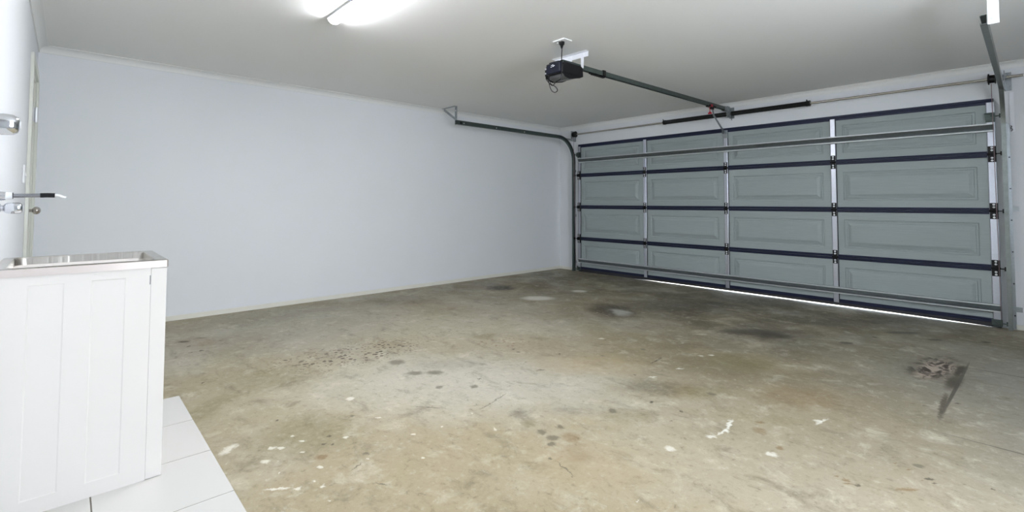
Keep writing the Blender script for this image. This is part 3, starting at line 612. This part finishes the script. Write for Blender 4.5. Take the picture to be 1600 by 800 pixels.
# ------------------------------------------------------------------ laundry tub
TX0, TX1, TY0, TY1 = 2.578, 3.061, -6.345, -5.857
tub = thing('laundry_tub', (2.82, -6.1, .008), 'white laundry tub cabinet with stainless steel basin top on white floor tiles', 'laundry tub')
Zf = .008; Zt = .838
def emboss_side(g, x, y0, y1, z0, z1, rects, d=.0022):
    """side face at x with shallow raised-edge rectangular recesses"""
    bm = g.bm; ys = sorted({y0, y1}|{r[0] for r in rects}|{r[1] for r in rects}); rz = (rects[0][2], rects[0][3]); zs = [z0, rz[0], rz[1], z1]
    V = {(i, j): bm.verts.new((x, ys[i], zs[j])) for i in range(len(ys)) for j in range(4)}
    for i in range(len(ys)-1):
        for j in range(3):
            q = [V[i, j], V[i+1, j], V[i+1, j+1], V[i, j+1]]
            hit = j == 1 and any(abs(ys[i]-r[0]) < 1e-6 for r in rects)
            if not hit: bm.faces.new(q); continue
            a, b, c, e = ys[i], ys[i+1], zs[1], zs[2]; prev = q
            for ins, dd in ((.004, d), (.012, d)):
                nv = [bm.verts.new((x-dd, yy, zz)) for yy, zz in ((a+ins, c+ins), (b-ins, c+ins), (b-ins, e-ins), (a+ins, e-ins))]
                for k in range(4): bm.faces.new((prev[k], prev[(k+1) % 4], nv[(k+1) % 4], nv[k]))
                prev = nv
            bm.faces.new(prev)
rects = [(-6.258, -6.162, .062, .806), (-6.088, -5.987, .062, .806)]
g = MB(); g.box((TX0, TY0, Zf), (TX1-.014, -5.909, Zt)); emboss_side(g, TX1, TY0, -5.909, Zf, Zt, rects)
g.box((TX1-.015, TY0, Zf), (TX1-.0125, -5.909, Zt))
for (a, b) in (((TX1-.0135, TY0, Zf), (TX1-.0001, TY0+.002, Zt)), ((TX1-.0135, -5.911, Zf), (TX1-.0001, -5.909, Zt))): g.box(a, b)
cab = build(g, 'cabinet', TUBW, tub)
g = MB(); g.box((TX0, -5.9085, Zf+.002), (TX1, TY1, Zt-.002)); dd = build(g, 'cabinet_door', TUBW, tub, bevel=.0008)
g = MB()
for zz in (.72,): g.box((TX1-.0005, -5.9125, .772), (TX1+.0008, -5.9095, .808))
build(g, 'hinge_slot', mat('slot_shadow_grey', srgb(128, 128, 130), .6), tub)
g = MB(); g.box((2.70, TY1, .70), (2.73, TY1+.02, .74)); g.box((2.66, TY1+.018, .70), (2.73, TY1+.026, .735)); build(g, 'door_handle', WHITEM, dd, bevel=.003)
# stainless top: skirt, flat flange, raised bead and bowl
def ring(x0, x1, y0, y1, r, z, n=5):
    out = []
    for cx, cy, a0 in ((x1-r, y1-r, 0), (x0+r, y1-r, 90), (x0+r, y0+r, 180), (x1-r, y0+r, 270)):
        for k in range(n+1):
            a = math.radians(a0+90*k/n); out.append((cx+r*math.cos(a), cy+r*math.sin(a), z))
    return out
def loft(g, rings, cap=True):
    V = [[g.bm.verts.new(p) for p in R] for R in rings]; n = len(V[0])
    for A, Bv in zip(V, V[1:]):
        for k in range(n): g.bm.faces.new((A[k], A[(k+1) % n], Bv[(k+1) % n], Bv[k]))
    if cap: g.bm.faces.new(V[-1])
X0, X1, Y0, Y1 = TX0-.006, TX1+.004, TY0-.005, TY1+.003; ZT = .868
g = MB()
seq = [(0, .008, Zt-.0), (0, .008, ZT-.004), (.002, .010, ZT-.001), (.005, .012, ZT)]
rings = [ring(X0+i, X1-i, Y0+i, Y1-i, r, z) for i, r, z in seq]
bxa, bxb, bya, byb = X0+.030, X1-.010, Y0+.035, Y1-.040
for i, r, z in ((-.006, .03, ZT+.0002), (-.004, .032, ZT+.0015), (0, .034, ZT+.001), (.002, .034, ZT-.006), (.005, .038, ZT-.06), (.022, .05, ZT-.235), (.045, .055, ZT-.255), (.07, .05, ZT-.262)):
    rings.append(ring(bxa+i, bxb-i, bya+i, byb-i, r, z))
loft(g, rings); basin = build(g, 'basin_top', STAIN, tub, smooth=True)
g = MB(); g.tube([(2.82, -6.1, ZT-.264), (2.82, -6.1, ZT-.258)], .035, 20); g.tube([(2.82, -6.1, ZT-.258), (2.82, -6.1, ZT-.256)], [.022, .020], 16); build(g, 'drain', CHROME, basin, smooth=True)
g = MB(); loft(g, [ring(X0-.001, X1+.001, Y0-.001, Y1+.001, .009, z) for z in (Zt, ZT-.003)], cap=False); build(g, 'basin_edge', STEDGE, basin, smooth=True)

# ------------------------------------------------------------------ taps and spout
def tap(x, z, y_tip, R, label):
    t = thing('wall_tap', (x, YN, z), label, 'tap', 'chrome taps on the laundry wall')
    L = y_tip-YN
    build(MB().tube([(x, YN, z), (x, YN+.004, z), (x, YN+.010, z), (x, YN+.018, z)], [R*1.25, R*1.25, R*.95, R*.6], 24), 'wall_flange', CHROME, t, smooth=True)
    build(MB().tube([(x, YN+.012, z), (x, YN+L*.42, z)], R*.42, 16), 'spindle', CHROME, t, smooth=True)
    # fluted four-lobed handle with a domed end
    g = MB(); n = 32; prof = [(.30, .45), (.36, .72), (.45, .95), (.60, 1.0), (.78, 1.0), (.90, .93), (.97, .72), (1.0, .40)]
    V = []
    for q, rr in prof:
        row = []
        for k in range(n):
            a = 2*math.pi*k/n; rad = R*rr*(1-.10*(.5+.5*math.cos(4*a))*(q > .4))
            row.append(g.bm.verts.new((x+rad*math.cos(a), YN+L*q, z+rad*math.sin(a))))
        V.append(row)
    for A, Bv in zip(V, V[1:]):
        for k in range(n): g.bm.faces.new((A[k], A[(k+1) % n], Bv[(k+1) % n], Bv[k]))
    g.bm.faces.new(V[0][::-1]); g.bm.faces.new(V[-1])
    h = build(g, 'tap_handle', CHROME, t, smooth=True)
    build(MB().tube([(x, YN+L*.995, z), (x, YN+L*1.01, z)], R*.36, 16), 'indicator_button', PVC, h, smooth=True)
    return t
tap(3.85, 1.279, -6.250, .0275, 'chrome tap on the laundry wall, mounted higher and nearer than the spout')
tap(2.80, 1.076, -6.287, .0245, 'chrome tap just below the spout over the laundry tub')
sp = thing('sink_spout', (2.8, YN, 1.124), 'thin chrome spout with black rubber sleeve reaching out over the laundry tub', 'spout')
build(MB().tube([(2.8, YN, 1.122), (2.8, YN+.006, 1.122), (2.8, YN+.012, 1.122), (2.8, YN+.030, 1.122)], [.030, .028, .018, .016], 20), 'wall_flange', CHROME, sp, smooth=True)
build(MB().tube([(2.8, YN+.026, 1.122), (2.8, YN+.048, 1.123)], .014, 16), 'swivel_body', PVC, sp, smooth=True)
g = MB().tube([(2.8, YN+.044, 1.123), (2.8, YN+.050, 1.123)], .0125, 16); build(g, 'collar_ring', BLACK, sp, smooth=True)
pts = [(2.8, YN+.048, 1.1235), (2.8, YN+.125, 1.1255)]
build(MB().tube(pts, .0078, 14), 'spout_tube', SATIN, sp, smooth=True)
build(MB().tube([(2.8, YN+.124, 1.1255), (2.8, YN+.145, 1.1265), (2.8, YN+.166, 1.1262)], .0092, 14), 'rubber_sleeve', BPLAST, sp, smooth=True)
build(MB().tube(crv([(2.8, YN+.165, 1.1262), (2.8, YN+.180, 1.1245), (2.8, YN+.190, 1.1195), (2.8, YN+.199, 1.1165)], 5), [.0055]*5+[.005]*10+[.006], 12), 'spout_tip', PVC, sp, smooth=True)
